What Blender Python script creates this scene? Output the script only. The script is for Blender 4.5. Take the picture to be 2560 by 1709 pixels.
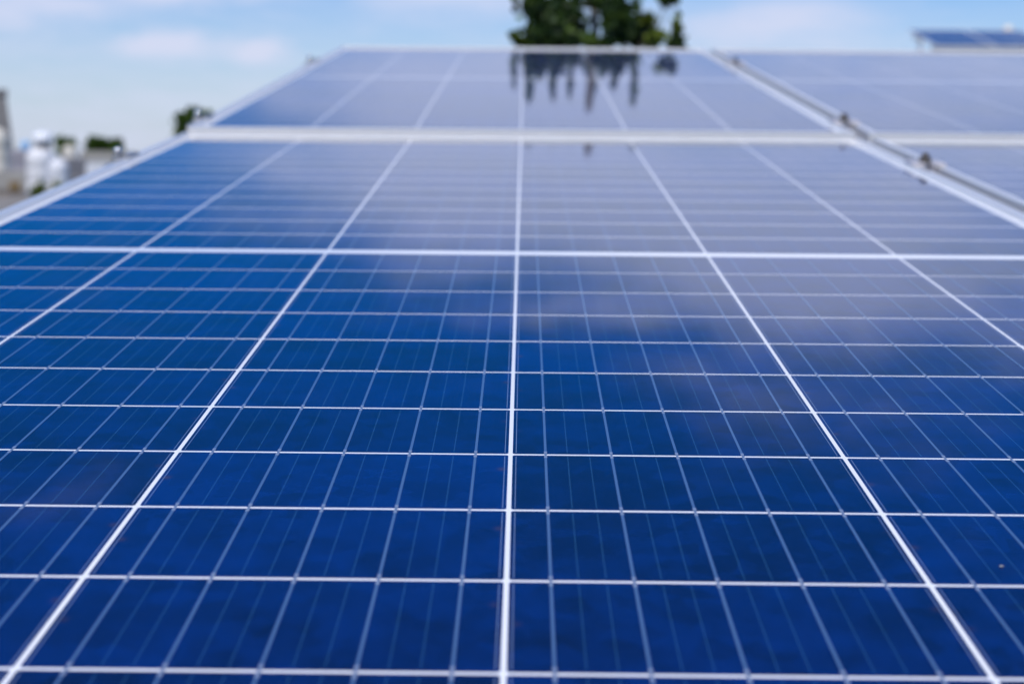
import bpy, bmesh, math, random
from mathutils import Vector, Matrix
rnd = random.Random(7)
S = bpy.context.scene
COL = S.collection
for o in list(bpy.data.objects):
    bpy.data.objects.remove(o)

# ------------------------------------------------------------------ camera
# The rows of panels lean back by TILT.  u runs along a row, v up the slope,
# n stands off the glass; the middle of the nearest panel is the origin.
TILT = math.radians(6.5)
FPX = 3863.86                                    # focal length in photo pixels (2560 wide)
UAX = Vector((1, 0, 0))
VAX = Vector((0, math.cos(TILT), math.sin(TILT)))
NAX = Vector((0, -math.sin(TILT), math.cos(TILT)))
def uvn(u, v, n=0.0):
    return UAX * u + VAX * v + NAX * n
RIGHT = uvn(0.99993346, 0.00870213, 0.00757286)
DOWN = uvn(0.00932814, -0.22373454, -0.97460548)
FWD = uvn(-0.00678683, 0.97461127, -0.22380083)
CAM = uvn(0.0052, -1.2764, 0.2170)
def pix(px, py, depth):
    return CAM + (RIGHT * ((px - 1280) / FPX) + DOWN * ((py - 854.5) / FPX) + FWD) * depth

cd = bpy.data.cameras.new('camera')
cam = bpy.data.objects.new('camera', cd)
COL.objects.link(cam)
m = Matrix((RIGHT, -DOWN, -FWD)).transposed().to_4x4()
m.translation = CAM
cam.matrix_world = m
cd.sensor_width = 36
cd.lens = 36 * FPX / 2560
cd.clip_start = 0.01
cd.clip_end = 3000
cd.dof.use_dof = True
cd.dof.focus_distance = 0.772
cd.dof.aperture_fstop = 9.3
cd.dof.aperture_blades = 9
S.camera = cam

# ------------------------------------------------------------------ world, sun, exposure
SUN_EL, SUN_AZ = math.radians(56), math.radians(-163)   # azimuth from +Y towards +X
W = bpy.data.worlds.new('World')
S.world = W
W.use_nodes = True
nt = W.node_tree
nt.nodes.clear()
def N(t, **kw):
    n = nt.nodes.new(t)
    for k, v in kw.items():
        setattr(n, k, v)
    return n
def L(a, b):
    nt.links.new(a, b)
def M(op, a, b=None, c=None):
    n = N('ShaderNodeMath', operation=op)
    for i, x in enumerate((a, b, c)):
        if x is None:
            continue
        if isinstance(x, (int, float)):
            n.inputs[i].default_value = x
        else:
            L(x, n.inputs[i])
    return n.outputs[0]
tc = N('ShaderNodeTexCoord')
sky = N('ShaderNodeTexSky', sky_type='NISHITA', sun_disc=False)
sky.sun_elevation = SUN_EL
sky.sun_rotation = SUN_AZ
sky.air_density, sky.dust_density, sky.ozone_density = 1.0, 0.6, 2.0
sep = N('ShaderNodeSeparateXYZ')
L(tc.outputs['Generated'], sep.inputs[0])
az0 = M('MULTIPLY', M('ARCTAN2', sep.outputs[0], sep.outputs[1]), 57.2958)
el0 = M('MULTIPLY', M('ARCSINE', sep.outputs[2]), 57.2958)
def noise(scale, detail, rough, offset, ax=0.1, ey=0.17):
    cb = N('ShaderNodeCombineXYZ')
    L(M('MULTIPLY_ADD', az0, ax, offset), cb.inputs[0])
    L(M('MULTIPLY', el0, ey), cb.inputs[1])
    n = N('ShaderNodeTexNoise', noise_dimensions='3D')
    n.inputs['Scale'].default_value = scale
    n.inputs['Detail'].default_value = detail
    n.inputs['Roughness'].default_value = rough
    L(cb.outputs[0], n.inputs['Vector'])
    return n
nz = noise(1.3, 6, 0.58, 3.0)
sepn = N('ShaderNodeSeparateColor')
L(nz.outputs['Color'], sepn.inputs[0])
wob = noise(3.2, 6, 0.6, 11.0, 0.07, 0.26)
# cloud banks bend with the noise, so that no edge is a clean curve
az = M('ADD', az0, M('MULTIPLY', M('SUBTRACT', sepn.outputs[0], 0.5), 9.0))
el = M('ADD', el0, M('MULTIPLY', M('SUBTRACT', sepn.outputs[1], 0.5), M('MINIMUM', M('MULTIPLY', M('ABSOLUTE', el0), 0.26), 4.2)))
def bank(a0, e0, sa, se, w):
    dx = M('DIVIDE', M('SUBTRACT', az, a0), sa)
    dy = M('DIVIDE', M('SUBTRACT', el, e0), se)
    r2 = M('ADD', M('MULTIPLY', dx, dx), M('MULTIPLY', dy, dy))
    return M('MULTIPLY', M('EXPONENT', M('MULTIPLY', r2, -1.0)), w)
BANKS = [
    # azimuth, elevation, half width, half height, weight
    (-3.0, 12.9, 9.5, 3.6, 1.0), (11.0, 13.2, 9.0, 3.4, 0.62), (7.5, 16.2, 6.5, 2.4, 0.56), (12.0, 17.6, 4.5, 2.0, 0.44),
    (20.0, 15.8, 7.0, 3.4, 0.46), (-17.5, 24.2, 3.0, 0.9, 0.30), (3.2, 18.3, 4.0, 0.6, 0.42), (7.5, 20.9, 4.0, 0.9, 0.30), (18.0, 11.0, 6.0, 2.2, 0.5),
    (-12.7, 4.3, 1.7, 0.42, 0.75), (-9.5, 4.1, 0.9, 0.40, 0.70), (-12.2, 6.0, 2.2, 0.5, 0.75), (-16.2, 5.6, 1.8, 0.5, 0.45),
    (-19.0, 5.2, 2.0, 0.9, 0.5), (-2.5, 6.2, 4.5, 0.9, 0.6), (8.5, 5.3, 4.2, 0.9, 0.65),
    (0.0, 0.3, 90.0, 5.2, 0.66), (12.0, 22.0, 8.0, 2.4, 0.20),
    (60.0, 25.0, 25.0, 8.0, 0.9), (-70.0, 18.0, 25.0, 7.0, 0.8), (150.0, 30.0, 40.0, 10.0, 0.7),
]
tot = None
for b in BANKS:
    g = bank(*b)
    tot = g if tot is None else M('ADD', tot, g)
fine = noise(8.0, 6, 0.62, 23.0, 0.06, 0.3)
tot = M('ADD', tot, M('MULTIPLY', M('SUBTRACT', wob.outputs['Fac'], 0.5), 0.62))
tot = M('ADD', tot, M('MULTIPLY', M('SUBTRACT', fine.outputs['Fac'], 0.5), 0.35))
mr = N('ShaderNodeMapRange', interpolation_type='SMOOTHSTEP')
mr.inputs['From Min'].default_value = 0.05
mr.inputs['From Max'].default_value = 1.05
L(tot, mr.inputs['Value'])
# deep tropical blue above the haze
hs = N('ShaderNodeHueSaturation')
smr = N('ShaderNodeMapRange')                        # the air is greyer towards the horizon
smr.inputs['From Min'].default_value = 3.0
smr.inputs['From Max'].default_value = 11.0
smr.inputs['To Min'].default_value = 0.94
smr.inputs['To Max'].default_value = 1.34
L(el0, smr.inputs['Value'])
L(smr.outputs[0], hs.inputs['Saturation'])
tint = N('ShaderNodeVectorMath', operation='MULTIPLY')
tint.inputs[1].default_value = (0.82, 0.965, 1.28)
L(sky.outputs[0], tint.inputs[0])
L(tint.outputs[0], hs.inputs['Color'])
bgs = N('ShaderNodeBackground')
bgs.inputs['Strength'].default_value = 0.10
L(hs.outputs[0], bgs.inputs['Color'])
bgc = N('ShaderNodeBackground')
cmr = N('ShaderNodeMapRange')                        # low clouds hang in the haze and are duller
cmr.inputs['From Min'].default_value = 4.0
cmr.inputs['From Max'].default_value = 11.0
L(el0, cmr.inputs['Value'])
cmx = N('ShaderNodeMix', data_type='RGBA')
cmx.inputs[6].default_value = (0.66, 0.715, 0.90, 1)
cmx.inputs[7].default_value = (0.55, 0.645, 0.94, 1)
L(cmr.outputs[0], cmx.inputs[0])
L(cmx.outputs[2], bgc.inputs['Color'])
bgc.inputs['Strength'].default_value = 1.0
mx = N('ShaderNodeMixShader')
L(mr.outputs[0], mx.inputs[0])
L(bgs.outputs[0], mx.inputs[1])
L(bgc.outputs[0], mx.inputs[2])
wo = N('ShaderNodeOutputWorld')
L(mx.outputs[0], wo.inputs['Surface'])

sd = bpy.data.lights.new('sun', 'SUN')
sd.energy = 3.6
sd.angle = math.radians(0.5)
sd.color = (1.0, 0.95, 0.88)
sun = bpy.data.objects.new('sun', sd)
COL.objects.link(sun)
sdir = Vector((math.sin(SUN_AZ) * math.cos(SUN_EL), math.cos(SUN_AZ) * math.cos(SUN_EL), math.sin(SUN_EL)))
sun.rotation_euler = sdir.to_track_quat('Z', 'Y').to_euler()
S.view_settings.view_transform = 'Standard'
S.view_settings.look = 'None'
S.view_settings.exposure = 0
S.view_settings.gamma = 1
S.cycles.max_bounces = 8

# ------------------------------------------------------------------ helpers
def empty(name, loc=(0, 0, 0)):
    o = bpy.data.objects.new(name, None)
    COL.objects.link(o)
    o.location = loc
    o.empty_display_size = 0.1
    return o
def tag(o, label=None, cat=None, group=None, kind=None):
    if label: o['label'] = label
    if cat: o['category'] = cat
    if group: o['group'] = group
    if kind: o['kind'] = kind
    return o
def obj(name, bm, mats, parent=None, smooth=False, bevel=0.0):
    me = bpy.data.meshes.new(name)
    bm.normal_update()
    bm.to_mesh(me)
    bm.free()
    for mt in (mats if isinstance(mats, (list, tuple)) else [mats]):
        me.materials.append(mt)
    if smooth:
        for p in me.polygons: p.use_smooth = True
    o = bpy.data.objects.new(name, me)
    COL.objects.link(o)
    if parent: o.parent = parent
    if bevel:
        b = o.modifiers.new('bevel', 'BEVEL')
        b.width = bevel
        b.segments = 2
        b.limit_method = 'ANGLE'
    return o
def box(bm, x0, x1, y0, y1, z0, z1, mi=0):
    v = [bm.verts.new((x, y, z)) for z in (z0, z1) for y in (y0, y1) for x in (x0, x1)]
    for f in ((0, 2, 3, 1), (4, 5, 7, 6), (0, 1, 5, 4), (2, 6, 7, 3), (0, 4, 6, 2), (1, 3, 7, 5)):
        bm.faces.new([v[i] for i in f]).material_index = mi
    return v
def lathe(bm, prof, cx=0, cy=0, seg=24, mi=0):
    rings = []
    for r, z in prof:
        rings.append([bm.verts.new((cx + r * math.cos(2 * math.pi * i / seg), cy + r * math.sin(2 * math.pi * i / seg), z)) for i in range(seg)])
    for a, b in zip(rings, rings[1:]):
        for i in range(seg):
            j = (i + 1) % seg
            bm.faces.new((a[i], a[j], b[j], b[i])).material_index = mi
    bm.faces.new(list(reversed(rings[0]))).material_index = mi
    bm.faces.new(rings[-1]).material_index = mi
def tube(bm, pts, radii, seg=7):
    rings = []
    for i, p in enumerate(pts):
        d = (pts[min(i + 1, len(pts) - 1)] - pts[max(i - 1, 0)]).normalized()
        a = d.orthogonal().normalized()
        b = d.cross(a)
        rings.append([bm.verts.new(p + (a * math.cos(2 * math.pi * k / seg) + b * math.sin(2 * math.pi * k / seg)) * radii[i]) for k in range(seg)])
    for a, b in zip(rings, rings[1:]):
        o = min(range(seg), key=lambda k: (a[0].co - b[k].co).length)
        for k in range(seg):
            bm.faces.new((a[k], a[(k + 1) % seg], b[(k + 1 + o) % seg], b[(k + o) % seg]))
    bm.faces.new(list(reversed(rings[0])))
    bm.faces.new(rings[-1])
def hexprism(bm, r, z0, z1, mi=0):
    lathe(bm, [(r, z0), (r, z1 - 0.001), (r * 0.86, z1)], seg=6, mi=mi)

# ------------------------------------------------------------------ materials
class Mat:
    def __init__(s, name):
        s.m = bpy.data.materials.new(name)
        s.m.use_nodes = True
        s.t = s.m.node_tree
        s.b = s.t.nodes['Principled BSDF']
    def n(s, t, **kw):
        n = s.t.nodes.new(t)
        for k, v in kw.items(): setattr(n, k, v)
        return n
    def l(s, a, b): s.t.links.new(a, b)
    def set(s, **kw):
        for k, v in kw.items():
            s.b.inputs[k.replace('_', ' ')].default_value = v
        return s
    def math(s, op, a, b=None, c=None):
        n = s.n('ShaderNodeMath', operation=op)
        for i, x in enumerate((a, b, c)):
            if x is None: continue
            if isinstance(x, (int, float)): n.inputs[i].default_value = x
            else: s.l(x, n.inputs[i])
        return n.outputs[0]
    def mix(s, f, a, b):
        n = s.n('ShaderNodeMix', data_type='RGBA')
        for i, x in ((0, f), (6, a), (7, b)):
            if isinstance(x, (int, float, tuple)): n.inputs[i].default_value = x
            else: s.l(x, n.inputs[i])
        return n.outputs[2]
def noisy(name, c1, c2, scale=3.0, rough=0.8, detail=5, metallic=0.0, coord='Object', bump=0.0):
    k = Mat(name)
    t = k.n('ShaderNodeTexCoord')
    nz = k.n('ShaderNodeTexNoise')
    nz.inputs['Scale'].default_value = scale
    nz.inputs['Detail'].default_value = detail
    nz.inputs['Roughness'].default_value = 0.65
    k.l(t.outputs[coord], nz.inputs['Vector'])
    r = k.n('ShaderNodeMapRange')
    r.inputs['From Min'].default_value = 0.3
    r.inputs['From Max'].default_value = 0.7
    k.l(nz.outputs['Fac'], r.inputs['Value'])
    k.l(k.mix(r.outputs[0], (*c1, 1), (*c2, 1)), k.b.inputs['Base Color'])
    k.set(Roughness=rough, Metallic=metallic)
    if bump:
        bp = k.n('ShaderNodeBump')
        bp.inputs['Strength'].default_value = bump
        k.l(nz.outputs['Fac'], bp.inputs['Height'])
        k.l(bp.outputs[0], k.b.inputs['Normal'])
    return k.m

def glass_coat(k):
    """The laminate glass: a clear coat with a trace of rolled texture and dust."""
    k.set(Coat_Weight=1.0, Coat_IOR=1.5)
    t = k.n('ShaderNodeTexCoord')
    g = k.n('ShaderNodeNewGeometry')
    nz = k.n('ShaderNodeTexNoise')
    nz.inputs['Scale'].default_value = 9.0
    nz.inputs['Detail'].default_value = 6.0
    k.l(g.outputs['Position'], nz.inputs['Vector'])
    r = k.n('ShaderNodeMapRange')
    r.inputs['To Min'].default_value = 0.02
    r.inputs['To Max'].default_value = 0.07
    k.l(nz.outputs['Fac'], r.inputs['Value'])
    k.l(r.outputs[0], k.b.inputs['Coat Roughness'])
    return g

def cell_material():
    k = Mat('polycrystalline_cell')
    g = glass_coat(k)
    k.set(Roughness=0.45, Specular_IOR_Level=0.0)
    uv = k.n('ShaderNodeUVMap')
    sp = k.n('ShaderNodeSeparateXYZ')
    k.l(uv.outputs[0], sp.inputs[0])
    U, V = sp.outputs[0], sp.outputs[1]
    oi = k.n('ShaderNodeObjectInfo')
    isl = k.math('FRACT', k.math('ADD', k.math('MULTIPLY', g.outputs['Random Per Island'], 7.31), k.math('MULTIPLY', oi.outputs['Random'], 5.17)))
    # crystal grains: patches of slightly different blue
    cb = k.n('ShaderNodeVectorMath', operation='ADD')
    k.l(g.outputs['Position'], cb.inputs[0])
    cm = k.n('ShaderNodeCombineXYZ')
    k.l(k.math('MULTIPLY', isl, 9.0), cm.inputs[2])
    k.l(cm.outputs[0], cb.inputs[1])
    vo = k.n('ShaderNodeTexVoronoi')
    vo.inputs['Scale'].default_value = 85.0
    k.l(cb.outputs[0], vo.inputs['Vector'])
    sv = k.n('ShaderNodeSeparateColor')
    k.l(vo.outputs['Color'], sv.inputs[0])
    nz = k.n('ShaderNodeTexNoise')
    nz.inputs['Scale'].default_value = 26.0
    nz.inputs['Detail'].default_value = 5.0
    nz.inputs['Roughness'].default_value = 0.7
    k.l(cb.outputs[0], nz.inputs['Vector'])
    grain = k.math('ADD', k.math('MULTIPLY', sv.outputs[0], 0.42), k.math('ADD', k.math('MULTIPLY', k.math('SUBTRACT', nz.outputs['Fac'], 0.5), 2.0), k.math('MULTIPLY', isl, 0.62)))
    col = k.mix(grain, (0.0001, 0.0022, 0.036, 1), (0.0002, 0.0150, 0.128, 1))
    # printed fingers across the cell
    fing = k.math('LESS_THAN', k.math('FRACT', k.math('MULTIPLY', V, 46.0)), 0.13)
    col = k.mix(k.math('MULTIPLY', fing, 0.16), col, (0.16, 0.27, 0.48, 1))
    # dotted feeder lines, two between each pair of ribbons
    p = k.math('FRACT', k.math('MULTIPLY_ADD', U, 5.0, 0.5))
    d1 = k.math('MINIMUM', k.math('ABSOLUTE', k.math('SUBTRACT', p, 0.3333)), k.math('ABSOLUTE', k.math('SUBTRACT', p, 0.6667)))
    inner = k.math('LESS_THAN', k.math('ABSOLUTE', k.math('SUBTRACT', U, 0.5)), 0.4)
    inv = k.math('LESS_THAN', k.math('ABSOLUTE', k.math('SUBTRACT', V, 0.5)), 0.475)
    line = k.math('MULTIPLY', k.math('MULTIPLY', k.math('LESS_THAN', d1, 0.0085), inner), inv)
    dash = k.math('GREATER_THAN', k.math('FRACT', k.math('MULTIPLY', V, 46.0)), 0.5)
    col = k.mix(k.math('MULTIPLY', k.math('MULTIPLY', line, dash), 0.36), col, (0.07, 0.24, 0.40, 1))
    # thin line that closes the print near both sides of the cell
    e = k.math('ABSOLUTE', k.math('SUBTRACT', k.math('ABSOLUTE', k.math('SUBTRACT', U, 0.5)), 0.4895))
    edge = k.math('MULTIPLY', k.math('LESS_THAN', e, 0.0011), inv)
    col = k.mix(k.math('MULTIPLY', edge, 0.5), col, (0.32, 0.42, 0.6, 1))
    # faint rusty tint where the wafer was held during coating
    du = k.math('MULTIPLY', k.math('SUBTRACT', k.math('ABSOLUTE', k.math('SUBTRACT', U, 0.5)), 0.482), 90.0)
    dv = k.math('MULTIPLY', k.math('SUBTRACT', V, k.math('MULTIPLY_ADD', k.math('GREATER_THAN', U, 0.5), 0.22, 0.5)), 34.0)
    spot = k.math('EXPONENT', k.math('MULTIPLY', k.math('ADD', k.math('MULTIPLY', du, du), k.math('MULTIPLY', dv, dv)), -1.0))
    col = k.mix(k.math('MULTIPLY', spot, k.math('MULTIPLY', isl, 0.4)), col, (0.11, 0.06, 0.02, 1))
    k.l(col, k.b.inputs['Base Color'])
    return k.m
def coated(name, c, rough, metallic, spec=0.0):
    k = Mat(name)
    glass_coat(k)
    k.set(Base_Color=(*c, 1), Roughness=rough, Metallic=metallic, Specular_IOR_Level=spec)
    return k.m
M_CELL = cell_material()
M_RIB = coated('tinned_ribbon', (0.095, 0.175, 0.33), 0.45, 0.25)
M_TIP = coated('solder_tip', (0.30, 0.36, 0.48), 0.35, 0.3)
M_BRIDGE = coated('ribbon_bridge', (0.20, 0.26, 0.38), 0.4, 0.3)
M_BACK = coated('white_backsheet', (0.88, 0.88, 0.88), 0.8, 0.0)
M_ALU = noisy('anodised_aluminium', (0.83, 0.80, 0.755), (0.88, 0.855, 0.81), 14, 0.30, metallic=0.42)
M_GALV = noisy('galvanised_steel', (0.42, 0.43, 0.44), (0.58, 0.59, 0.60), 22, 0.5, metallic=0.6)
M_CLAMP = noisy('clamp_aluminium', (0.60, 0.55, 0.54), (0.72, 0.67, 0.65), 60, 0.35, metallic=0.35)
M_BRACKET = noisy('dull_bracket_steel', (0.22, 0.22, 0.23), (0.34, 0.34, 0.35), 60, 0.4, metallic=0.6)
M_CHROME = noisy('plated_bolt_steel', (0.55, 0.55, 0.55), (0.75, 0.75, 0.75), 90, 0.16, metallic=1.0)
M_BOLT = noisy('dark_bolt_steel', (0.11, 0.095, 0.08), (0.24, 0.20, 0.165), 90, 0.35, metallic=0.6)

# ------------------------------------------------------------------ solar panels
CP, RP, MID = 0.15875, 0.080375, 0.00806          # cell pitch across, half-cell pitch, half of the middle gap
CW, CH = 0.15675, 0.078375
HW, HL = 0.496, 1.006                              # half width and length of a panel
FT = 0.0045                                        # frame stands this much above the cells
def cell_shape(bm, cx, cy):
    """One half-cut cell about (cx, cy): wafer, five ribbons with solder tips."""
    uvl = bm.loops.layers.uv.verify()
    x0, x1, y0, y1 = cx - CW / 2, cx + CW / 2, cy - CH / 2, cy + CH / 2
    z0, z = -0.00004, 0.0
    c = 0.0009                                      # tiny cropped corners of the wafer
    pts = [(x0 + c, y0), (x1 - c, y0), (x1, y0 + c), (x1, y1 - c), (x1 - c, y1), (x0 + c, y1), (x0, y1 - c), (x0, y0 + c)]
    top = [bm.verts.new((px, py, z)) for px, py in pts]
    bot = [bm.verts.new((px, py, z0)) for px, py in pts]
    f = bm.faces.new(top)
    for lp in f.loops:
        lp[uvl].uv = ((lp.vert.co.x - x0) / CW, (lp.vert.co.y - y0) / CH)
    for i in range(8):
        j = (i + 1) % 8
        bm.faces.new((bot[i], bot[j], top[j], top[i]))
    for i in range(5):
        rx = x0 + CW * (i + 0.5) / 5
        def strip(a, b, w, h, mi):
            v = box(bm, rx - w, rx + w, a, b, z + 0.00003, z + h, mi)
        strip(y0 + 0.0040, y1 - 0.0040, 0.00060, 0.00012, 1)
        strip(y0 + 0.0014, y0 + 0.0039, 0.00075, 0.00016, 2)
        strip(y1 - 0.0039, y1 - 0.0014, 0.00075, 0.00016, 2)
        strip(y1 - 0.0013, y1 + 0.0010, 0.00058, 0.0001, 3)
        strip(y0 - 0.0009, y0 + 0.0013, 0.00058, 0.0001, 3)
def cell_centre(c, h, k):
    """c = column 0..5, h = half (+1 far, -1 near), k = 1..12 counted from the middle."""
    return ((c - 2.5) * CP, h * (MID + (k - 0.5) * (RP if h < 0 else RP * 1.0155)))
def frame_bm():
    bm = bmesh.new()
    zb, lip, zl = -0.0305, 0.0105, -0.0035
    # mitred ring: outer wall, top lip, inner drop of the lip, underside
    def ring(hw, hl, z):
        return [bm.verts.new((sx * hw, sy * hl, z)) for sx, sy in ((-1, -1), (1, -1), (1, 1), (-1, 1))]
    prof = [(0, zb), (0, FT), (lip, FT), (lip, -0.0006), (0.0018, -0.0006), (0.0018, zb + 0.0018), (0.028, zb + 0.0018), (0.028, zb)]
    rings = [ring(HW - d, HL - d, z) for d, z in prof]
    n = len(rings)
    for a in range(n):
        A, B = rings[a], rings[(a + 1) % n]
        for i in range(4):
            j = (i + 1) % 4
            bm.faces.new((A[i], A[j], B[j], B[i]))
    bmesh.ops.recalc_face_normals(bm, faces=bm.faces[:])
    return bm
def cells_bm(spots):
    bm = bmesh.new()
    for s in spots:
        cell_shape(bm, *cell_centre(*s))
    return bm
ALL = [(c, h, k) for h in (-1, 1) for k in range(1, 13) for c in range(6)]
CELL_MATS = [M_CELL, M_RIB, M_TIP, M_BRIDGE]
PGROUP = 'solar panels of the near array'

def panel_root(loc, tilt, label, group):
    r = empty('solar_panel', loc)
    r.rotation_euler = (tilt, 0, 0)
    return tag(r, label, 'solar panel', group)
near = panel_root((0, 0, 0), TILT, 'large blue solar panel filling the foreground, white grid lines sharp in its middle', PGROUP)
frame0 = obj('frame', frame_bm(), M_ALU, near, bevel=0.0007)
bm = bmesh.new()
box(bm, -HW + 0.004, HW - 0.004, -HL + 0.004, HL - 0.004, -0.0028, -0.00003)
back0 = obj('backsheet', bm, M_BACK, near)
front = [s for s in ALL if (s[1] == -1 and s[2] <= 11) or (s[1] == 1 and s[2] <= 5)]
rest = [s for s in ALL if s not in front]
bm = bmesh.new()
cell_shape(bm, 0, 0)
cell0 = obj('solar_cell', bm, CELL_MATS, near)
cell0.location = (*cell_centre(*front[0]), 0)
for s in front[1:]:
    c = cell0.copy()
    c.location = (*cell_centre(*s), 0)
    COL.objects.link(c)
    c.parent = near
o = obj('solar_cell', cells_bm(rest), CELL_MATS, near)
o['kind'] = 'stuff'
full_mesh_obj = None
def other_panel(loc, tilt, label, group):
    global full_mesh_obj
    r = panel_root(loc, tilt, label, group)
    for src in (frame0, back0):
        c = src.copy()
        COL.objects.link(c)
        c.parent = r
    if full_mesh_obj is None:
        full_mesh_obj = obj('solar_cell', cells_bm(ALL), CELL_MATS, r)
        full_mesh_obj['kind'] = 'stuff'
    else:
        c = full_mesh_obj.copy()
        COL.objects.link(c)
        c.parent = r
    return r
FAR_T = math.radians(1.269)
FAR0 = (1.028, 0.00575)                             # lower edge of the second row: v, n
def far_uvn(u, s, n=0.0):
    """A point of the second row: s metres up its slope from its lower edge."""
    return uvn(u, FAR0[0] + s * math.cos(FAR_T) - n * math.sin(FAR_T), FAR0[1] + s * math.sin(FAR_T) + n * math.cos(FAR_T))
GAP = 0.020
UR = 2 * HW + GAP
other_panel(far_uvn(0, HL), TILT + FAR_T, 'solar panel right behind the foreground one, mirroring the dark tree', PGROUP)
other_panel(uvn(UR, 0, 0), TILT, 'solar panel beside the foreground one across the clamped gap, mostly out of frame', PGROUP)
other_panel(far_uvn(UR, HL), TILT + FAR_T, 'pale grey-blue solar panel right of the one mirroring the tree', PGROUP)

# clamps that hold the panels
def turned(o, loc, tilt):
    o.location = loc
    o.rotation_euler = (tilt, 0, 0)
    return o
def bolt_parts(parent, x, z, tall=0.0, mat=None):
    bm = bmesh.new()
    lathe(bm, [(0.0085, z), (0.0085, z + 0.0016)], cx=x, seg=20)
    obj('washer', bm, M_GALV, parent)
    bm = bmesh.new()
    hexprism(bm, 0.0078, z + 0.0016, z + 0.0094)
    lathe(bm, [(0.0042, z + 0.0094), (0.0042, z + 0.0112 + tall), (0.0034, z + 0.0122 + tall)], seg=14)
    for v in bm.verts: v.co.x += x
    obj('bolt', bm, mat or M_BOLT, parent)
    if mat:
        bm = bmesh.new()
        zz = z + 0.0113 + tall
        lathe(bm, [(0.0056 * math.cos(a_), zz + 0.0056 * math.sin(a_)) for a_ in (0, 0.25, 0.5, 0.75, 1.0, 1.25, 1.5)], cx=x, seg=24)
        obj('glint_dome', bm, mat, parent, smooth=True)  # smooth dome added on the bolt end to catch a sun glint
def mid_clamp(loc, tilt, label):
    r = tag(empty('mid_clamp'), label, 'clamp', 'mid clamps in the gap between panels')
    turned(r, loc, tilt)
    bm = bmesh.new()
    y = 0.022
    z = FT + 0.0004
    # hat profile: two wings on the frames, a channel sunk into the gap
    box(bm, -0.021, -0.0082, -y, y, z, z + 0.0034)
    box(bm, 0.0082, 0.021, -y, y, z, z + 0.0034)
    box(bm, -0.0082, -0.0054, -y, y, -0.016, z + 0.0034)
    box(bm, 0.0054, 0.0082, -y, y, -0.016, z + 0.0034)
    box(bm, -0.0054, 0.0054, -y, y, -0.016, -0.0128)
    obj('channel', bm, M_CLAMP, r, bevel=0.0006)
    bolt_parts(r, 0.0, z + 0.0002, 0.002)
    return r
def end_clamp(loc, tilt, label):
    r = tag(empty('end_clamp'), label, 'clamp', 'end clamps along the left edge')
    turned(r, loc, tilt)
    bm = bmesh.new()
    y = 0.024
    z = FT + 0.0004
    box(bm, -0.0008, 0.0085, -y, y, z, z + 0.0028)       # lip on the frame
    box(bm, -0.0036, -0.0008, -y, y, -0.026, z + 0.0028)  # upright web
    box(bm, -0.0230, -0.0036, -y, y, -0.008, -0.005)     # shoulder with the bolt
    box(bm, -0.0258, -0.0230, -y, y, -0.034, -0.005)
    obj('bracket', bm, M_BRACKET, r, bevel=0.0006)
    bolt_parts(r, -0.0128, -0.0048, 0.004, M_CHROME)
    return r
UG = HW + GAP / 2
SC1, SC2 = 0.140, 1.44
mid_clamp(uvn(UG, 0.660), TILT, 'mid clamp with dark bolt nearest the camera, below the pale horizontal bar')
mid_clamp(far_uvn(UG, SC1), TILT + FAR_T, 'mid clamp with dark bolt just above the pale horizontal bar')
mid_clamp(far_uvn(UG, SC2), TILT + FAR_T, 'mid clamp with dark bolt close to the top edge of the panels')
end_clamp(uvn(-HW - 0.0004, 0.680), TILT, 'end clamp on left frame edge with white glint, lowest of three')
end_clamp(far_uvn(-HW - 0.0004, SC1), TILT + FAR_T, 'end clamp on left frame edge in front of the small dark tree')
end_clamp(far_uvn(-HW - 0.0004, SC2), TILT + FAR_T, 'end clamp on left frame edge against the sky, topmost of three')

# rack below the panels
ROOF = -0.75
rack = tag(empty('mounting_rack', (0, 0, ROOF)), 'metal rack of rails and legs under the blue panels', 'rack')
def rail(c0, c1, name='rail', r=0.02):
    bm = bmesh.new()
    d = c1 - c0
    box(bm, 0, d.length, -r, r, -r, r)
    o = obj(name, bm, M_GALV, rack, bevel=0.002)
    q = d.to_track_quat('X', 'Z')
    o.rotation_mode = 'QUATERNION'
    o.rotation_quaternion = q
    o.location = c0 - Vector((0, 0, ROOF))
for fn, s in ((lambda u, n: uvn(u, -0.66, n), 0), (lambda u, n: uvn(u, 0.66, n), 0), (lambda u, n: far_uvn(u, SC1, n), 1), (lambda u, n: far_uvn(u, SC2, n), 1)):
    rail(fn(-0.54, -0.056), fn(1.56, -0.056))
    for u in (-0.3, 0.6, 1.4):
        p = fn(u, -0.078)
        rail(Vector((p.x, p.y, ROOF + 0.001)), p, 'leg', 0.018)

# ------------------------------------------------------------------ setting
GROUND = -9.0
M_GROUND = noisy('dry_ground', (0.13, 0.12, 0.09), (0.07, 0.09, 0.04), 0.05, 0.95)
bm = bmesh.new()
bmesh.ops.create_grid(bm, x_segments=8, y_segments=8, size=2500)
for v in bm.verts: v.co.z = GROUND
tag(obj('ground', bm, M_GROUND), kind='structure')
M_CONC = noisy('weathered_concrete', (0.33, 0.30, 0.26), (0.45, 0.42, 0.37), 1.6, 0.9, bump=0.1)
M_DARKCONC = noisy('stained_grey_concrete', (0.17, 0.16, 0.15), (0.26, 0.245, 0.23), 1.2, 0.9, bump=0.1)
M_BROWN = noisy('grey_brown_render', (0.24, 0.195, 0.155), (0.33, 0.28, 0.23), 0.9, 0.9, bump=0.1)
M_WHITE = noisy('white_paint', (0.74, 0.73, 0.73), (0.82, 0.81, 0.81), 1.4, 0.6)
M_CREAM = noisy('cream_paint', (0.68, 0.62, 0.50), (0.78, 0.72, 0.60), 1.4, 0.55)
M_MAUVE = noisy('mauve_grey_render', (0.32, 0.29, 0.31), (0.42, 0.39, 0.41), 1.2, 0.85)
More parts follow.
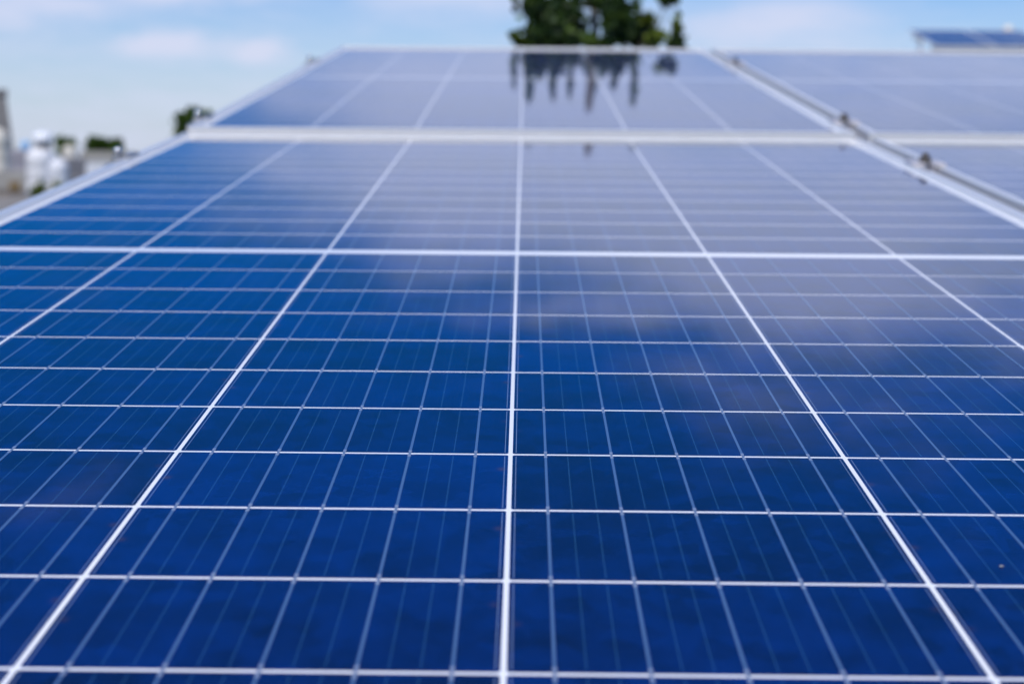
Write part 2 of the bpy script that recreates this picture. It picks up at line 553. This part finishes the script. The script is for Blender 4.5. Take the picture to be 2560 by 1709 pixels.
M_ROOFG = noisy('grey_roof_sheet', (0.16, 0.155, 0.165), (0.25, 0.24, 0.25), 2.5, 0.7)
M_BLUET = noisy('pale_blue_plastic', (0.25, 0.50, 0.78), (0.33, 0.58, 0.84), 3, 0.5)
M_GLASS = noisy('dark_window_glass', (0.03, 0.04, 0.05), (0.06, 0.07, 0.08), 2, 0.08)
M_RUST = noisy('brown_shutter', (0.19, 0.125, 0.05), (0.26, 0.17, 0.07), 6, 0.6)
M_GLOSSW = noisy('glossy_white_cap', (0.86, 0.86, 0.87), (0.9, 0.9, 0.9), 8, 0.15)
M_BARK = noisy('bark', (0.075, 0.066, 0.05), (0.14, 0.122, 0.092), 9, 0.95, bump=0.4)

def windows(parent, xs, zs, y, w, h, glass=M_GLASS, frame=M_WHITE):
    for x in xs:
        for z in zs:
            bm = bmesh.new()
            box(bm, x - w / 2, x + w / 2, y - 0.06, y + 0.02, z, z + h)
            wo_ = obj('window', bm, frame, parent)
            bm = bmesh.new()
            box(bm, x - w / 2 + 0.07, x + w / 2 - 0.07, y - 0.066, y - 0.05, z + 0.07, z + h - 0.07)
            obj('pane', bm, glass, wo_)
def building(name, x, y, w, d, top, wall, roof, label, cat='building', parapet=0.5, wins=None, gable=0.0, base=GROUND, rz=0.0):
    """Front faces -Y; x, y give the middle of the front wall."""
    r = tag(empty(name, (x, y, base)), label, cat)
    r.rotation_euler = (0, 0, math.radians(rz))
    H = top - base
    bm = bmesh.new()
    if gable:
        box(bm, -w / 2, w / 2, 0, d, 0, H - gable)
        a = [bm.verts.new(p) for p in ((-w / 2, 0, H - gable + 0.001), (w / 2, 0, H - gable + 0.001), (0, 0, H))]
        b = [bm.verts.new(p) for p in ((-w / 2, d, H - gable + 0.001), (w / 2, d, H - gable + 0.001), (0, d, H))]
        bm.faces.new(a); bm.faces.new(list(reversed(b)))
        bm.faces.new((a[0], b[0], b[1], a[1]))
    else:
        box(bm, -w / 2, w / 2, 0, d, 0, H)
    obj('wall', bm, wall, r)
    bm = bmesh.new()
    if gable:
        for sx in (-1, 1):
            v = []
            for yy in (-0.3, d + 0.3):
                for t, e in ((0.0, 0.0), (1.12, 0.0)):
                    px, pz = sx * (w / 2) * t, H - gable * t + 0.02
                    v += [bm.verts.new((px, yy, pz)), bm.verts.new((px, yy, pz + 0.12))]
            for f in ((0, 1, 3, 2), (4, 6, 7, 5), (0, 2, 6, 4), (1, 5, 7, 3), (2, 3, 7, 6), (0, 4, 5, 1)):
                bm.faces.new([v[i] for i in f])
        bmesh.ops.recalc_face_normals(bm, faces=bm.faces[:])
        obj('roof', bm, roof, r)
    else:
        p, t = parapet, 0.15
        for x0, x1, y0, y1 in ((-w / 2 - 0.03, w / 2 + 0.03, -0.03, t), (-w / 2 - 0.03, w / 2 + 0.03, d - t, d + 0.03), (-w / 2 - 0.03, -w / 2 + t, t, d - t), (w / 2 - t, w / 2 + 0.03, t, d - t)):
            box(bm, x0, x1, y0, y1, H - 0.25, H + p)
        obj('parapet', bm, roof, r)
    if wins:
        xs, zs, ww, hh, gl = wins
        windows(r, xs, [z - base for z in zs], 0.0, ww, hh, gl)
    return r
def P(px, py, d):
    return pix(px, py, d)

# own building under the rack
building('flat_roof_building', 3.0, -6.0, 9.0, 9.25, ROOF - 0.003, M_WHITE, M_CONC, 'building whose flat roof carries the solar panel rack', parapet=0.12,
         wins=([-3, -1, 1, 3], [-7.5, -4.5], 1.2, 1.4, M_GLASS))

# ---- rooftops far left, seen over the edge of the panels (about 45 to 75 m away)
bx = P(-30, 440, 46)
building('grey_brown_building', bx.x, bx.y, 2.1, 4, P(0, 452, 46).z, M_BROWN, M_CONC, 'low grey-brown building with pale parapet and brown shutter at left edge', parapet=0.28, rz=18)
bld = bpy.data.objects['grey_brown_building']
wx = (P(33, 0, 46) - P(-30, 0, 46)).length
bm = bmesh.new()
box(bm, wx - 0.16, wx + 0.16, -0.05, 0.02, P(0, 478, 46).z - GROUND, P(0, 453, 46).z - GROUND)
obj('shutter', bm, M_RUST, bld)
bm = bmesh.new()                                    # lean-to roof in front
z1, z0 = P(0, 490, 46).z - GROUND, P(0, 525, 46).z - GROUND
v = [bm.verts.new(p) for p in ((-1.1, -0.04, z1), (1.45, -0.04, z1), (1.45, -1.6, z0), (-1.1, -1.6, z0), (-1.1, -0.04, z1 - 0.1), (1.45, -0.04, z1 - 0.1), (1.45, -1.6, z0 - 0.1), (-1.1, -1.6, z0 - 0.1))]
for f in ((0, 3, 2, 1), (4, 5, 6, 7), (0, 1, 5, 4), (2, 3, 7, 6), (1, 2, 6, 5), (3, 0, 4, 7)):
    bm.faces.new([v[i] for i in f])
obj('awning', bm, M_DARKCONC, bld)

# tapering grey tower at the picture's left edge
t0 = P(-40, 420, 64)
tw = tag(empty('concrete_tower', (t0.x, t0.y, GROUND)), 'dark grey concrete tower cut by the left edge of the photo', 'tower')
tw.rotation_euler = (0, 0, math.radians(19))
bm = bmesh.new()
zt = P(0, 226, 64).z - GROUND
for (h0, w0, h1, w1) in ((0, 1.25, zt - 2.2, 1.16), (zt - 2.199, 1.16, zt - 0.25, 0.94), (zt - 0.249, 1.0, zt, 1.0)):
    a = [bm.verts.new((sx * w0, sy * w0, h0)) for sx, sy in ((-1, -1), (1, -1), (1, 1), (-1, 1))]
    b = [bm.verts.new((sx * w1, sy * w1, h1)) for sx, sy in ((-1, -1), (1, -1), (1, 1), (-1, 1))]
    for i in range(4):
        bm.faces.new((a[i], a[(i + 1) % 4], b[(i + 1) % 4], b[i]))
    bm.faces.new(list(reversed(a))); bm.faces.new(b)
obj('shaft', bm, M_DARKCONC, tw)
for k in range(6):
    for sx in (-0.5, 0.3):
        bm = bmesh.new()
        box(bm, sx - 0.14, sx + 0.14, -1.3, -1.1, 1.5 + k * 1.3, 2.2 + k * 1.3)
        obj('louvre', bm, M_GLASS, tw)

def tank(name, px, d, py_top, py_bot, rpx, mat, label, cat='water tank', lid=True, stand=None):
    c = P(px, py_bot, d)
    r_ = rpx / FPX * d
    h = P(px, py_top, d).z - c.z
    t = tag(empty(name, (c.x, c.y, c.z)), label, cat)
    bm = bmesh.new()
    pr = [(r_ * 0.96, 0), (r_, h * 0.05), (r_, h * 0.22), (r_ * 0.97, h * 0.24), (r_, h * 0.26), (r_, h * 0.48), (r_ * 0.97, h * 0.50), (r_, h * 0.52), (r_, h * 0.72), (r_ * 0.94, h * 0.82), (r_ * 0.72, h * 0.92), (r_ * 0.36, h * 0.975)]
    lathe(bm, pr, seg=28)
    obj('body', bm, mat, t, smooth=True)
    bm = bmesh.new()
    lathe(bm, [(r_ * 0.34, h * 0.972), (r_ * 0.34, h), (r_ * 0.2, h * 1.01)], seg=20)
    obj('lid', bm, mat, t, smooth=False)
    bm = bmesh.new()
    zg = GROUND - c.z
    s = r_ * 0.7
    if stand is None:
        for sx in (-1, 1):
            for sy in (-1, 1):
                box(bm, sx * s - 0.06, sx * s + 0.06, sy * s - 0.06, sy * s + 0.06, zg, -0.12)
        box(bm, -r_, r_, -r_, r_, -0.12, -0.004)
        obj('stand', bm, M_GALV, t)
    else:
        bm.free()
    return t
tank('water_tank', -10, 50, 318, 432, 34, M_CREAM, 'cream domed water tank in front of the grey tower')
building('stair_house', P(40, 0, 56).x, P(40, 400, 56).y, 0.95, 3.0, P(0, 382, 56).z, M_MAUVE, M_MAUVE, 'narrow mauve-grey rooftop stair house beside the cream tank', 'building', parapet=0.12, rz=18)
tank('water_tank', 64, 60, 352, 380, 11, M_BLUET, 'small pale blue water tank behind the large white one')

# big white tank with a shiny round cap on a dark neck
hd = 52
q = hd / FPX
tkp = P(104, 484, hd)
tk = tag(empty('water_tank', tuple(tkp)), 'large white water tank with shiny round cap, behind green bushes', 'water tank')
bm = bmesh.new()
lathe(bm, [(34 * q, 0), (35 * q, 4 * q), (35 * q, 30 * q), (34 * q, 32 * q), (35 * q, 34 * q), (35 * q, 60 * q), (34 * q, 62 * q), (35 * q, 64 * q), (35 * q, 92 * q), (32 * q, 100 * q), (26 * q, 107 * q), (20 * q, 111 * q)], seg=40)
obj('body', bm, M_WHITE, tk, smooth=True)
bm = bmesh.new()
lathe(bm, [(20 * q, 110 * q), (17 * q, 126 * q)], cx=17 * q * 0.4, seg=24)
obj('neck', bm, M_DARKCONC, tk)
bm = bmesh.new()
lathe(bm, [(18 * q, 124 * q), (24 * q, 126 * q), (26 * q, 133 * q), (25 * q, 142 * q), (20 * q, 149 * q), (10 * q, 153 * q), (2 * q, 154 * q)], cx=17 * q * 0.4, seg=32)
obj('lid', bm, M_GLOSSW, tk, smooth=True)
bm = bmesh.new()
box(bm, -30 * q, 30 * q, -30 * q, 30 * q, GROUND - tkp.z, -0.004)
obj('pedestal', bm, M_CREAM, tk)

tank('water_tank', 147, 48.5, 396, 484, 25, M_WHITE, 'plain white water tank close right of the one with shiny cap', stand=None)
gd = 58
building('grey_block', P(186, 0, gd).x, P(186, 400, gd).y, 0.92, 3, P(0, 398, gd).z, M_ROOFG, M_ROOFG, 'dark grey block between large white tank and long white building', parapet=0.06, rz=16)
tank('water_tank', 176, 60.5, 364, 396, 19, M_CREAM, 'squat cream water tank above the dark grey block', stand=False)
ld = 74
lb = building('long_building', P(276, 0, ld).x, P(276, 410, ld).y, 2.55, 3, P(0, 388, ld).z, M_WHITE, M_CONC, 'long low white building with grey parapet under the green treeline', parapet=0.22, rz=15)

# ------------------------------------------------------------------ trees
def leafmat(name, a, b):
    k = Mat(name)
    g = k.n('ShaderNodeNewGeometry')
    k.l(k.mix(g.outputs['Random Per Island'], (*a, 1), (*b, 1)), k.b.inputs['Base Color'])
    k.set(Roughness=0.55, Specular_IOR_Level=0.3)
    tr = k.n('ShaderNodeBsdfTranslucent')
    tr.inputs['Color'].default_value = (b[0] * 1.3, b[1] * 1.3, b[2], 1)
    mxs = k.n('ShaderNodeMixShader')
    mxs.inputs[0].default_value = 0.28
    out = k.t.nodes['Material Output']
    k.l(k.b.outputs[0], mxs.inputs[1])
    k.l(tr.outputs[0], mxs.inputs[2])
    k.l(mxs.outputs[0], out.inputs['Surface'])
    return k.m
M_LEAF = leafmat('dark_green_leaf', (0.010, 0.025, 0.006), (0.034, 0.066, 0.013))
M_LEAFY = leafmat('yellow_green_leaf', (0.085, 0.130, 0.012), (0.150, 0.190, 0.022))  # yellow-green foliage, also used to paint highlights into the main tree's crown
M_LEAFM = leafmat('mid_green_leaf', (0.055, 0.105, 0.014), (0.105, 0.170, 0.024))
def leaf(bm, p, size, mi, up=0.0):
    d = Vector((rnd.gauss(0, 1), rnd.gauss(0, 1), rnd.gauss(up, 1))).normalized()
    a = d.orthogonal().normalized()
    a.rotate(Matrix.Rotation(rnd.random() * 6.28, 3, d))
    l, w = d * size, a * size * 0.34
    vs = [bm.verts.new(p - l * 0.5), bm.verts.new(p - l * 0.05 + w), bm.verts.new(p + l * 0.5), bm.verts.new(p - l * 0.05 - w)]
    bm.faces.new(vs).material_index = mi
def tree(name, label, base, trunk_top, clumps, leafsize, group=None, trunk_r=0.12, mats=None, limbs=True, shoots=(), dens=1.0):
    """clumps: (centre, rx, ry, rz, count, material index)."""
    r = tag(empty(name, base), label, 'tree', group)
    b = Vector(base)
    bm = bmesh.new()
    top = Vector(trunk_top) - b
    n = 9
    pts = [top * (i / n) + Vector((math.sin(i * 1.7) * 0.05, math.cos(i * 2.1) * 0.05, 0)) * (top.length / 8) * (0 if i in (0, n) else 1) for i in range(n + 1)]
    tube(bm, pts, [trunk_r * (1.25 if i == 0 else 1) * (1 - 0.75 * i / n) for i in range(n + 1)], 9)
    if limbs:
        for (c, rx, ry, rz, cnt, mi) in clumps:
            e = Vector(c) - b
            t = max(0.25, min(0.93, (e.z - rz * 0.9) / top.z - 0.05))
            s0 = top * t
            mid = s0.lerp(e, 0.55) + Vector((0, 0, -0.08 * (e - s0).length))
            rr = trunk_r * (1 - 0.75 * t) * 0.45
            tube(bm, [s0, mid, e], [rr, rr * 0.65, rr * 0.2], 6)
    for s0, s1, w_, cnt in shoots:
        a_, z_ = Vector(s0) - b, Vector(s1) - b
        tube(bm, [a_, a_.lerp(z_, 0.5) + Vector((w_ * 0.2, 0, 0)), z_], [0.006, 0.004, 0.0015], 6)
    obj('trunk', bm, M_BARK, r, smooth=True)
    bm = bmesh.new()
    for s0, s1, w_, cnt in shoots:
        a_, z_ = Vector(s0) - b, Vector(s1) - b
        for i in range(cnt):
            f_ = (i + rnd.random()) / cnt
            w2 = w_ * (1.15 - 0.75 * f_)
            p = a_.lerp(z_, f_) + Vector((rnd.gauss(0, 0.6) * w2, rnd.gauss(0, 0.6) * w2, 0))
            leaf(bm, p, leafsize * rnd.uniform(0.45, 0.85), rnd.choice((0, 2, 2)), 0.9)
    for (c, rx, ry, rz, cnt, mi) in clumps:
        e = Vector(c) - b
        # each clump is several smaller tufts, so that light comes through between
        tufts = [Vector((rnd.gauss(0, 0.42) * rx, rnd.gauss(0, 0.42) * ry, rnd.gauss(0, 0.42) * rz)) for _ in range(max(3, cnt // 26))]
        for i in range(int(cnt * dens)):
            tf = tufts[i % len(tufts)]
            p = e + tf + Vector((rnd.gauss(0, 0.26) * rx, rnd.gauss(0, 0.26) * ry, rnd.gauss(0, 0.26) * rz))
            q_ = mi if rnd.random() < 0.85 else (2 if mi == 0 else 0)
            leaf(bm, p, leafsize * rnd.uniform(0.6, 1.3), q_, 0.25)
    obj('crown', bm, mats or [M_LEAF, M_LEAFY, M_LEAFM], r)
    return r
TD = 5.2                                             # just behind the upper edge of the panels
q = TD / FPX
MAIN = [
    # px, py, rx, ry, count, material
    (1395, 48, 56, 52, 400, 0), (1350, 20, 28, 44, 170, 0), (1352, 88, 40, 30, 220, 0), (1400, 98, 44, 36, 320, 0), (1438, 20, 14, 30, 90, 0), (1468, 2, 26, 14, 80, 0), (1482, 100, 18, 14, 70, 2), (1440, 92, 18, 20, 60, 0),
    (1297, 98, 18, 14, 60, 1), (1328, 104, 24, 14, 90, 0), (1540, 32, 32, 46, 280, 0), (1520, 12, 26, 30, 120, 0), (1540, 94, 34, 22, 190, 0),
    (1520, 45, 14, 22, 40, 1), (1505, 104, 26, 10, 60, 2), (1350, 60, 20, 20, 30, 1), (1575, 92, 18, 14, 30, 1), (1530, 70, 16, 16, 22, 1), (1602, 84, 34, 30, 220, 0), (1620, 52, 17, 16, 56, 1), (1575, 70, 18, 28, 90, 2),
    (1642, 98, 26, 14, 80, 1), (1692, 78, 14, 32, 90, 1), (1690, 96, 16, 18, 60, 0), (1686, -2, 16, 12, 40, 0), (1668, 2, 14, 8, 20, 2), (1660, -2, 16, 10, 24, 2),
    # lower crown, hidden by the panels from here
    (1390, 260, 130, 120, 420, 0), (1560, 270, 130, 120, 420, 0), (1470, 460, 200, 140, 420, 0),
]
cl = []
for px, py, rx, ry, cnt, mi in MAIN:
    d = TD + rnd.uniform(-0.16, 0.2)
    c = pix(px, py, d)
    dep = max(rx, 22) * q
    cl.append((tuple(c), rx * q, dep, ry * q, cnt, mi))
SHOOTS = []
for px, py0, py1, w_, cnt in ((1288, 30, -80, 7, 34), (1326, 30, -108, 9, 80), (1350, 10, -40, 12, 40), (1386, 20, -102, 7, 34), (1388, 10, -40, 14, 50),
                              (1430, 20, -96, 7, 36), (1482, 20, -116, 10, 96), (1540, 10, -62, 12, 60), (1512, 10, -40, 10, 30), (1592, 60, -114, 9, 90), (1687, 10, -38, 8, 30)):
    d = TD + rnd.uniform(-0.1, 0.15)
    SHOOTS.append((pix(px + rnd.uniform(-4, 4), py0, d), pix(px, py1, d), w_ * 1.3 * q, int(cnt * 1.5)))
tb = pix(1500, 300, TD + 0.25)
tt = pix(1478, -130, TD)
tree('leafy_tree', 'dark green tree behind the panels with sky showing through its crown', (tb.x + 0.05, tb.y, GROUND), (tt.x, tt.y, tt.z), cl, 0.036, trunk_r=0.05, shoots=SHOOTS, dens=1.7)

def round_tree(name, label, px, py_top, py_bot, rpx, d, mi, group=None, leafs=0.3, n=900, wide=1.0):
    qq = d / FPX
    c = pix(px, (py_top + py_bot) / 2, d)
    rz = (py_bot - py_top) / 2 * qq
    cls = []
    for k in range(9):
        ang = k * 2.4
        rr = 0.55 * (k / 9) ** 0.5
        cls.append(((c.x + math.cos(ang) * rr * rpx * qq * 1.1, c.y + math.sin(ang) * rr * rpx * qq, c.z + rnd.uniform(-0.45, 0.4) * rz), rpx * qq * 0.62, rpx * qq * 0.62, rz * 0.62, n // 9, mi))
    return tree(name, label, (c.x, c.y, GROUND), (c.x, c.y, c.z), cls, leafs, group, trunk_r=0.16)
RD0 = 34.0
q = RD0 / FPX
cl = [(tuple(pix(px, py, RD0 + rnd.uniform(-0.3, 0.3))), rx * q, rx * q, ry * q, cnt, mi) for px, py, rx, ry, cnt, mi in (
    (470, 308, 24, 20, 420, 2), (494, 290, 26, 18, 520, 2), (516, 300, 22, 22, 420, 2), (454, 330, 16, 12, 200, 1), (492, 318, 36, 20, 420, 0), (480, 380, 50, 36, 500, 0))]
c0 = pix(495, 320, RD0)
tree('round_tree', 'small dark round tree rising just left of the panel corner', (c0.x, c0.y, GROUND), tuple(c0), cl, 0.17, trunk_r=0.16)
TG = 'trees along the horizon'
round_tree('distant_tree', 'dark green distant tree over the left part of the long white building', 240, 342, 392, 26, 96, 2, TG, 0.45, 1500)
round_tree('distant_tree', 'dark green distant tree over the right part of the long white building', 284, 346, 392, 24, 96, 2, TG, 0.45, 1500)
round_tree('distant_tree', 'grey-green distant tree peeking out right of the white vent cap', 166, 346, 392, 20, 98, 2, TG, 0.45, 1500)
BG = 'bushes in front of the white tank'
round_tree('bush', 'bright green bush at the lower left foot of the large white tank', 94, 446, 520, 17, 40, 1, BG, 0.12, 520)
round_tree('bush', 'yellow-green bush right of the large white tank, touching the panel edge', 144, 444, 520, 20, 41, 1, BG, 0.12, 480)
for o in bpy.data.objects:
    if o.name.startswith('bush'):
        o['category'] = 'bush'

# ------------------------------------------------------------------ second array, on a roof far to the right
RT = TILT + math.radians(5.9)
RD = 25.7
p0 = pix(2342, 115, RD)
SG = 'solar panels of the distant array'
labs = ['dark blue distant solar panel at the pointed left end of the far row',
        'dark blue distant solar panel cut by the right edge of the photo']
for i, lab in enumerate(labs):
    c = Vector((p0.x + HW + i * UR, p0.y + HL * math.cos(RT), p0.z + HL * math.sin(RT)))
    other_panel(tuple(c), RT, lab, SG)
rx0, rx1 = p0.x + 0.1, p0.x + UR * 2 - 0.1
rk = tag(empty('panel_rack', (p0.x, p0.y, p0.z - 0.9)), 'slim metal rack carrying the distant blue panels', 'rack')
bm = bmesh.new()
bm.free()
for s in (0.35, 1.6):
    bm = bmesh.new()
    yy, zz = s * math.cos(RT), 0.9 + s * math.sin(RT) - 0.085
    box(bm, 0.0, 2 * UR, yy - 0.03, yy + 0.03, zz - 0.04, zz + 0.04)
    obj('rail', bm, M_GALV, rk)
for s in (0.35, 1.6):
    for u in (0.12, 1.0, 1.9):
        bm = bmesh.new()
        yy, zz = s * math.cos(RT), 0.9 + s * math.sin(RT) - 0.126
        box(bm, u - 0.03, u + 0.03, yy - 0.03, yy + 0.03, 0.003, zz)
        obj('leg', bm, M_WHITE, rk)
building('white_building', p0.x + 2.0, p0.y - 1.2, 6.4, 6.0, p0.z - 0.9, M_WHITE, M_WHITE, 'white building under the distant blue solar panels', parapet=0.1,
         wins=([-2, 0, 2], [p0.z - 3.2, p0.z - 6.2], 1.1, 1.4, M_GLASS))
# cream globe and post, made up to give a warm highlight beyond the far row
gl = pix(2520, 76, 30)
globe_root = tag(empty('highlight_globe', (gl.x, gl.y, p0.z - 0.9)), 'small cream globe on a thin post, added as a warm highlight above the distant panels', 'highlight globe')
bm = bmesh.new()
lathe(bm, [(0.025, 0.0), (0.025, gl.z - p0.z + 0.9 - 0.1)], seg=10)
obj('post', bm, M_GALV, globe_root)
bm = bmesh.new()
bmesh.ops.create_uvsphere(bm, u_segments=20, v_segments=12, radius=0.10)
for v in bm.verts: v.co.z += gl.z - p0.z + 0.9
obj('globe', bm, M_CREAM, globe_root, smooth=True)

# a fleck of dried dirt on the glass
fk = uvn(0, 0, 0)
d = (pix(2504, 1417, 1.0) - CAM)
t = -(CAM.dot(NAX)) / d.dot(NAX)
fk = CAM + d * t + NAX * 0.0005
bm = bmesh.new()
bmesh.ops.create_icosphere(bm, subdivisions=2, radius=0.0006)
for v in bm.verts:
    v.co *= rnd.uniform(0.7, 1.25)
    v.co.z *= 0.35
    v.co.x *= 1.4
f_ = obj('dirt_fleck', bm, M_CONC)
f_.location = fk
f_.rotation_euler = (TILT, 0, 0)
tag(f_, 'tiny pale fleck of dirt on the glass in the lower right of the foreground panel', 'dirt fleck')
